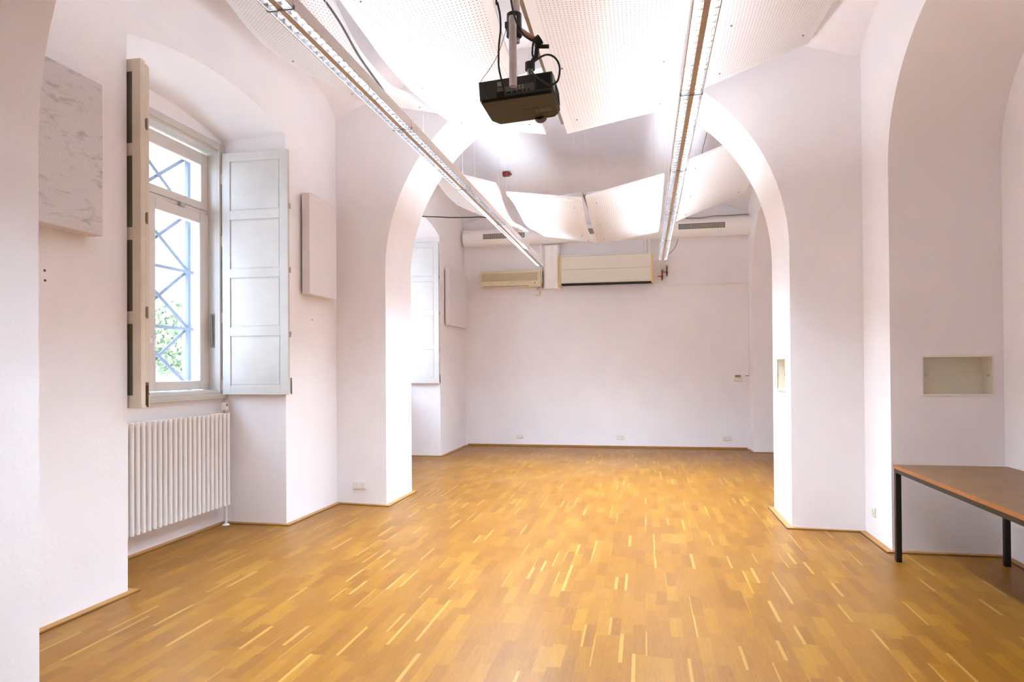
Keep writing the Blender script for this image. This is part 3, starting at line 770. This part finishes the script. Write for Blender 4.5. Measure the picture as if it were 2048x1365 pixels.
for x in (-2.2, 2.0):
    m = MB(); m.tube([(x,0,.16),(x,0,.50)], .004, 6); m.build('hanger_rod', M_rad, t)

t = thing('air_conditioner', (-2.48, YB, 3.045), 'yellowed cream split air conditioner at the left of the back wall', 'air conditioner')
m = MB(); m.prism([(-.20,.03),(-.19,.0),(0,0),(0,.315),(-.17,.315),(-.20,.30)], 'x', -.585,.585); m.build('case', M_cream, t, bevel=.012, seg=3)
m = MB(); m.box(-.555,.52,-.206,-.196,.115,.262); gr = m.build('intake_grille', M_creamgrille, t, bevel=.003)
m = MB()
for i in range(12): m.box(-.55,.515,-.209,-.205,.122+.0118*i,.125+.0118*i)
m.build('slat', M_cream, gr)
m = MB(); m.box(-.53,.36,-.204,-.19,.018,.05); m.build('flap', M_cream, t, bevel=.004)
m = MB(); m.box(-.52,.35,-.205,-.199,.012,.018); m.box(.455,.485,-.204,-.199,.06,.072); m.build('slot', M_dark, t)
m = MB(); m.box(-.02,.02,-.204,-.199,.078,.086); m.build('badge', M_creamgrille, t)

t = thing('fan_coil_unit', (-.68, YB, 3.04), 'wide white fan-coil unit with two front panels on the back wall', 'air conditioner')
m = MB(); m.box(-.84,.84,-.24,0,.03,.545); m.build('case', M_coil, t, bevel=.004)
for (a,b) in ((.045,.285),(.291,.53)):
    m = MB(); m.box(-.825,.825,-.256,-.238,a,b); m.build('front_panel', M_coil, t, bevel=.003)
m = MB(); m.box(-.845,.845,-.262,0,.534,.552); m.build('top_plate', M_coil, t, bevel=.003)
for s in (-1,1):
    m = MB(); m.box(s*.826,s*.86,-.262,0,.0,.55); m.build('side_cap', M_coilside, t, bevel=.004)
m = MB(); m.box(-.825,.825,-.25,-.01,.012,.03); m.build('outlet_slot', M_vent, t)
m = MB(); m.box(.78,.81,-.2575,-.256,.075,.13); m.build('label', M_white, t)
m = MB(); m.tube([(-.09,-.1,.558),(.06,-.1,.558)], .012, 8); m.shifted((-.35,0,0))
m.shifted((.68,-YB,-3.04)); m.top('orange_strap', M_orange, 'small orange strap lying on top of the fan-coil unit', 'strap')

mb = MB()
prf = [(-1.86,YB),(-1.86,YB-.10),(-1.82,YB-.15),(-1.72,YB-.155),(-1.66,YB-.18),(-1.58,YB-.175),(-1.545,YB-.14),(-1.54,YB)]
mb.prism(prf, 'z', 3.0, 3.815); mb.top('pipe_casing', M_rad, 'white boxed pipe casing between the two air conditioners', 'pipe casing', bevel=.006)
mb = MB(); mb.tube(smooth_path([(-1.885,YB-.2,3.82),(-1.88,YB-.2,3.7),(-1.865,YB-.2,3.58),(-1.875,YB-.2,3.42),(-1.88,YB-.20,3.25),(-1.875,YB-.20,3.14),(-1.87,YB-.20,3.10)]), .010, 8)
mb.top('insulated_pipe', M_white, 'thin white insulated pipe running down beside the pipe casing', 'pipe')
cable('earth_cable', [(-1.873,YB-.05,3.42),(-1.88,YB-.05,3.3),(-1.875,YB-.05,3.18),(-1.88,YB-.05,3.06),(-1.90,YB-.05,3.02)], .006, M_dark, 'dark cable beside the cream air conditioner')
mb = MB(); mb.box(-2.03,-1.94,YB-.05,YB,2.90,2.99); mb.top('junction_box', M_white, 'small pale junction box under the cream air conditioner', 'junction box', bevel=.004)
cable('junction_lead', [(-1.985,YB-.025,2.985),(-1.99,YB-.03,3.01),(-1.95,YB-.03,3.035),(-1.93,YB-.03,3.05)], .004, M_dkalu, 'short grey lead rising from the junction box', 4)
for x, zb, la in ((.047,3.59,'first'),(.112,3.6,'second')):
    mb = MB(); mb.tube([(x,YB-.09,zb),(x,YB-.09,3.86)], .018, 10)
    mb.top('riser_pipe', M_white, '%s thin white pipe from the left, above the fan-coil unit' % la, 'pipe', 'white pipes above the fan-coil unit')
def valve(x, z0, z1, label, side):
    t = thing('shutoff_valve', (x, YB, z1-.09), label, 'valve', 'shut-off valves at the end of the lamp row')
    m = MB(); m.tube([(0,-.07,0),(0,-.07,.12)], .014, 10); m.tube([(0,-.07,.01),(0,-.07,-.03)], .02, 8); m.tube([(0,-.07,-.03),(0,-.07,-.075)], .012, 8); m.build('body', M_brass, t)
    m = MB(); m.tube([(0,-.07,.12),(0,-.07,.50)], .016, 10); m.build('feed_pipe', M_white, t)
    m = MB(); m.tube([(0,-.07,.105),(0,-.07,.13)], .026, 10); m.build('collar', M_steel, t)
    m = MB(); m.box(side*.0,side*.085,-.10,-.092,-.008,.008); m.tube([(0,-.10,0),(0,-.06,0)], .008, 8); m.build('handle', M_redh, t)
valve(.343, 3.16, 3.26, 'lower brass valve whose red handle points left, beside the fan-coil unit', -1)
valve(.428, 3.24, 3.335, 'upper brass valve with red handle, right of its lower neighbour', -1)

t = thing('cable_trunking', (1.03, YB-.002, 3.03), 'flat white cable trunking along the back wall, turning down at the corner', 'cable trunking')
m = MB(); m.box(-.85,.845,-.022,0,-.035,.005); m.build('horizontal_run', M_white, t, bevel=.003)
m = MB(); m.box(.825,.85,-.018,0,-1.70,-.02); m.build('vertical_run', M_white, t, bevel=.003)
t = thing('thermostat', (1.665, YB, 1.235), 'cream wall thermostat with a grey display beside the back corner', 'thermostat')
m = MB(); m.box(-.058,.058,-.028,0,0,.118); m.build('case', mat('cream_thermostat_plastic', '#e6d6c2', .5), t, bevel=.006)
m = MB(); m.box(-.062,.062,-.004,-.001,-.004,.122); m.build('mounting_plate', M_white, t)
m = MB(); m.box(-.048,.045,-.031,-.027,.073,.11); m.build('display', M_lcd, t)
m = MB(); m.box(.01,.04,-.031,-.027,.055,.062); m.build('button', M_dkalu, t)
t = thing('control_box', (1.795, YB, 1.232), 'white control box under the trunking beside the thermostat', 'control box')
m = MB(); m.box(-.065,.065,-.03,0,0,.105); m.build('case', M_white, t, bevel=.005)
m = MB(); m.box(-.067,.067,-.004,-.001,-.003,.108); m.build('mounting_plate', M_white, t)
m = MB(); m.box(.01,.06,-.034,-.002,.098,.108); m.build('cable_entry', M_dark, t)

# sockets
def socket(loc, rz, n, label, group='white wall sockets'):
    t = thing('wall_socket', loc, label, 'socket', group, rz)
    w = .081 if n == 1 else .152
    m = MB(); m.box(-w/2,w/2,-.012,0,-.0405,.0405); m.build('plate', M_white, t, bevel=.004)
    for k in range(n):
        cx = 0 if n == 1 else (-.0355 if k == 0 else .0355); N = 20
        m = MB(); R_, r_ = .0245, .0195
        circ = lambda r, y: [(cx+math.cos(2*PI*i/N)*r, y, math.sin(2*PI*i/N)*r) for i in range(N)]
        m.strip(circ(R_,-.0125), circ(R_,-.0145), closed=True); m.strip(circ(R_,-.0145), circ(r_,-.0145), closed=True); m.strip(circ(r_,-.0145), circ(r_*.95,-.0122), closed=True); m.add(circ(r_*.95,-.0122), [list(range(N))])
        ins = m.build('socket_well', M_white, t)
        m = MB()
        for s in (-1,1): m.tube([(cx+s*.0095,-.0122,0),(cx+s*.0095,-.0130,0)], .003, 8)
        m.build('contact_hole', M_dark, ins)
        m = MB()
        for s in (-1,1): m.box(cx-.003,cx+.003,-.0145,-.0122,s*.0165-.002,s*.0165+.002)
        m.build('earth_clip', M_brass, ins)
    return t
s1 = socket((-2.35,YB,.195), 0, 2, 'double white socket on the back wall, the one nearest the windows')
dup(s1, (-.445,YB,.195), 'double white socket at the middle of the back wall')
dup(s1, (1.475,YB,.20), 'double white socket on the back wall below the thermostat')
dup(s1, (-3.106,7.125,.215), 'double white socket on the arch pier by the window wall', rz=math.atan2(-.39,4.12))
socket((XR1,6.41,.235), math.radians(-90), 1, 'single white socket on the wall beside the table niche')

# glazed recesses
def recess(loc, rz, w, h, depth, label):
    t = thing('glazed_recess', loc, label, 'display recess', 'glazed wall recesses', rz)
    m = MB(); x0, x1 = -w/2, w/2
    m.poly([(x0,depth,0),(x1,depth,0),(x1,depth,h),(x0,depth,h)])
    for A, B in (((x0,0),(x1,0)),((x1,0),(x1,h)),((x1,h),(x0,h)),((x0,h),(x0,0))):
        m.add([(A[0],0,A[1]),(B[0],0,B[1]),(B[0],depth,B[1]),(A[0],depth,A[1])], [(0,1,2,3)])
    m.build('lining', M_case, t)
    m = MB(); e = .016
    m.box(x0-e,x1+e,-.006,.004,-e,0); m.box(x0-e,x1+e,-.006,.004,h,h+e); m.box(x0-e,x0,-.006,.004,0,h); m.box(x1,x1+e,-.006,.004,0,h)
    m.build('frame', M_white, t, bevel=.002)
    m = MB(); m.box(x0,x1,.002,.008,0,h); p = m.build('glass_pane', M_glass2, t)
    for x in (x0+.028, x1-.028):
        m = MB(); m.tube([(x,.002,h/2),(x,-.008,h/2)], [.011,.009], 14); m.build('screw_knob', M_steel, p)
recess(((CASE1[0]+CASE1[1])/2, 5.985, CASE1[2]), 0, CASE1[1]-CASE1[0], CASE1[3]-CASE1[2], .17, 'glazed recess in the wall above the wooden table')
recess((PR, (CASE2[0]+CASE2[1])/2, CASE2[2]), math.radians(-90), CASE2[1]-CASE2[0], CASE2[3]-CASE2[2], .17, 'glazed recess in the inner side of the arch pier')

# ------------------------------------------------------------------ table
TX0, TX1, TY0, TY1 = 1.872, 2.66, 3.62, 5.71
t = thing('table', ((TX0+TX1)/2, (TY0+TY1)/2, 0), 'brown wooden table with black steel legs standing in the niche', 'table')
hx, hy = (TX1-TX0)/2, (TY1-TY0)/2
m = MB(); m.box(-hx+.003,hx-.003,-hy+.003,hy-.003,.712,.738); m.build('tabletop', M_tablew, t)
m = MB(); m.box(-hx,hx,-hy,-hy+.003,.712,.7375); m.box(-hx,hx,hy-.003,hy,.712,.7375); m.box(-hx,-hx+.003,-hy,hy,.712,.7375); m.box(hx-.003,hx,-hy,hy,.712,.7375); m.build('edge_band', M_tedge, t)
m = MB(); q = .04; a, b = hx-.004, hy-.004
m.box(-a,a,-b,-b+q,.68,.7115); m.box(-a,a,b-q,b,.68,.7115); m.box(-a,-a+q,-b+q,b-q,.68,.7115); m.box(a-q,a,-b+q,b-q,.68,.7115); m.build('frame', M_tfr, t, bevel=.003)
for sx in (-1,1):
    for sy in (-1,1):
        m = MB(); cx, cy = sx*(a-q/2), sy*(b-q/2); m.box(cx-q/2,cx+q/2,cy-q/2,cy+q/2,0,.68); m.build('leg', M_tfr, t, bevel=.004)

# ------------------------------------------------------------------ small things
za = vault_at(-2.165, 10.84, *B2)
t = thing('alarm_sounder', (-2.165, 10.84, za-.075), 'small dark red alarm box on the far vault', 'alarm')
m = MB(); m.box(-.06,.045,-.04,.04,0,.07); m.build('case', M_red, t, bevel=.004)
m = MB(); m.prism([(.045,.005),(.09,.03),(.045,.065)], 'y', -.035,.035); m.build('lens', M_red, t)
m = MB(); m.box(-.03,.03,-.03,.03,.07,.12); m.build('base', M_red, t)
cable('hanging_cable', [(-3.42,9.6,3.79),(-3.18,9.6,3.745),(-2.95,9.6,3.725),(-2.72,9.6,3.705),(-2.45,9.6,3.695),(-2.28,9.6,3.69),(-2.1,9.6,3.64),(-1.9,9.6,3.56)], .008, M_black, 'black cable sagging below the far board beside the window wall')
cable('board_cable', [(-1.95,3.5,3.90),(-1.87,3.7,3.74),(-1.84,3.95,3.66),(-1.86,4.3,3.60),(-1.90,4.75,3.60),(-1.94,5.1,3.60)], .007, M_black, 'black cable running along the edge of the near window-side board')
cable('vault_wire', [(.844,9.6,4.78),(.863,9.6,4.68),(.83,9.6,4.54),(.80,9.6,4.40),(.78,9.6,4.05)], .004, M_brk, 'thin dark wire hanging from the far vault behind the arch')
cable('loose_wire', [(.62,12.70,3.82),(.60,12.74,3.74),(.55,12.78,3.65),(.46,12.80,3.56)], .006, M_dkalu, 'thin wire drooping from the duct beside the niche-side lamp row')
cable('duct_cable', [(.75,12.66,4.19),(1.0,12.70,4.185),(1.25,12.66,4.20),(1.5,12.70,4.205),(1.85,12.74,4.22)], .009, M_dkalu, 'grey cable lying along the top of the air duct')
for (y,z,la) in ((3.41,2.093,'upper of the two screw holes under the felt absorber'),(3.413,2.035,'lower of the two screw holes under the felt absorber'),(6.607,2.021,'small screw hole under the plain absorber beside the near window')):
    mb = MB(); mb.tube([(XW(y)-.004,y,z),(XW(y)+.0015,y,z)], .008, 8); mb.top('screw_plug', M_plug, la, 'wall plug', 'old wall plugs on the window wall')

# ------------------------------------------------------------------ outside
mb = MB(); mb.box(-60,OUTX-.02,-40,60,-.9,-.7); struct(mb.build('street', M_street))
t = thing('street_building', (-17.5, 16, -.7), 'pale facade across the street, seen through the near window', 'building')
m = MB(); m.box(-3,3,-26,26,0,14); m.build('facade', M_stone, t)
m = MB(); m.box(3.0,3.25,-26,26,4.6,4.85); m.box(3.0,3.2,-26,26,9.0,9.2); m.build('cornice', M_stone, t)
for yy in range(-24, 25, 4):
    for zz in (1.6, 6.0, 10.2):
        m = MB(); m.box(3.0,3.08,yy-.75,yy+.75,zz-.1,zz+2.3); f = m.build('window', M_stone, t)
        m = MB(); m.box(3.085,3.1,yy-.6,yy+.6,zz+.05,zz+2.15); m.build('pane', M_facwin, f)
def tree(loc, h, r, label):
    t = thing('tree', loc, label, 'tree', 'street trees outside')
    m = MB(); m.tube([(0,0,0),(.05,0,h*.3),(0,.06,h*.62)], [.13,.10,.06], 8); m.build('trunk', M_bark, t)
    m = MB(); rnd = random.Random(int(loc[1]*10))
    for i in range(1500):
        a, b = rnd.uniform(0,2*PI), rnd.uniform(-1,1); q = r*rnd.uniform(.35,1)**.5; s = math.sqrt(1-b*b)
        p = Vector((q*s*math.cos(a), q*s*math.sin(a), h*.72+q*b*1.15)); d = Vector((rnd.uniform(-1,1),rnd.uniform(-1,1),rnd.uniform(-1,1))).normalized()
        e = d.orthogonal().normalized()*.06; d = d*.10
        m.add([p-d, p+e, p+d, p-e], [(0,1,2,3)])
    m.build('foliage', M_leaf, t)
tree((-13.2, 17.6, -.7), 4.3, 1.0, 'leafy street tree behind the window lattice')
tree((-11.6, 22.5, -.7), 5.2, 1.6, 'second leafy street tree farther along the facade')
t = thing('street_stall', (-12.0, 14.2, -.7), 'low stall with a red awning edge behind the window lattice', 'stall')
m = MB(); m.box(-.7,.7,-1.6,1.6,0,1.55); m.build('counter', M_stone, t)
m = MB(); m.box(-.85,.85,-1.75,1.75,1.95,2.03); m.build('awning', M_redfence, t)
for sy in (-1.6,1.6):
    m = MB(); m.tube([(.75,sy,0),(.75,sy,1.95)], .03, 8); m.build('post', M_redfence, t)

# ------------------------------------------------------------------ light
w = bpy.data.worlds.new('sky'); sc.world = w; w.use_nodes = True; wt = w.node_tree
bg = wt.nodes['Background']
sky = wt.nodes.new('ShaderNodeTexSky'); sky.sky_type = 'HOSEK_WILKIE'; sky.turbidity = 4; sky.ground_albedo = .5
sd = Vector((.62, -.25, .74)).normalized(); sky.sun_direction = sd
mx = wt.nodes.new('ShaderNodeMix'); mx.data_type = 'RGBA'; mx.inputs[0].default_value = .9; mx.inputs[7].default_value = (.52,.75,1.0,1)
wt.links.new(sky.outputs[0], mx.inputs[6]); wt.links.new(mx.outputs[2], bg.inputs[0]); bg.inputs[1].default_value = 5.6
sl = bpy.data.lights.new('sun', 'SUN'); sl.energy = 7; sl.angle = .02; sl.color = (1,.97,.92)
so = bpy.data.objects.new('sun', sl); COL.objects.link(so); so.location = (10,-4,14); so.rotation_euler = sd.to_track_quat('Z','Y').to_euler()

# ------------------------------------------------------------------ camera
yaw, pitch, roll = math.radians(10.943127), math.radians(.45), .007
cz, sz = math.cos(yaw), math.sin(yaw); cp, sp_ = math.cos(pitch), math.sin(pitch); cr, sr = math.cos(roll), math.sin(roll)
R = Vector((cz,sz,0)); Fw = Vector((-sz,cz,0)); U = Vector((0,0,1))
F2 = Fw*cp+U*sp_; U2 = U*cp-Fw*sp_
R3 = R*cr-U2*sr; U3 = U2*cr+R*sr
cam = bpy.data.cameras.new('camera'); co = bpy.data.objects.new('camera', cam); COL.objects.link(co)
co.matrix_world = Matrix(((R3.x,U3.x,-F2.x,0),(R3.y,U3.y,-F2.y,0),(R3.z,U3.z,-F2.z,1.5),(0,0,0,1)))
cam.sensor_width = 36; cam.lens = 1365*36/2048; cam.clip_start = .05
cam.shift_y = (726.127-682.5)/2048
sc.camera = co
vs_ = sc.view_settings; vs_.view_transform = 'Standard'; vs_.look = 'None'; vs_.gamma = 1; vs_.use_curve_mapping = False
vs_.exposure = 2.1
sc.cycles.use_denoising = True
sc.cycles.max_bounces = 14; sc.cycles.diffuse_bounces = 8; sc.cycles.glossy_bounces = 4; sc.cycles.transparent_max_bounces = 12
sc.cycles.sample_clamp_indirect = 8; sc.cycles.sample_clamp_direct = 4
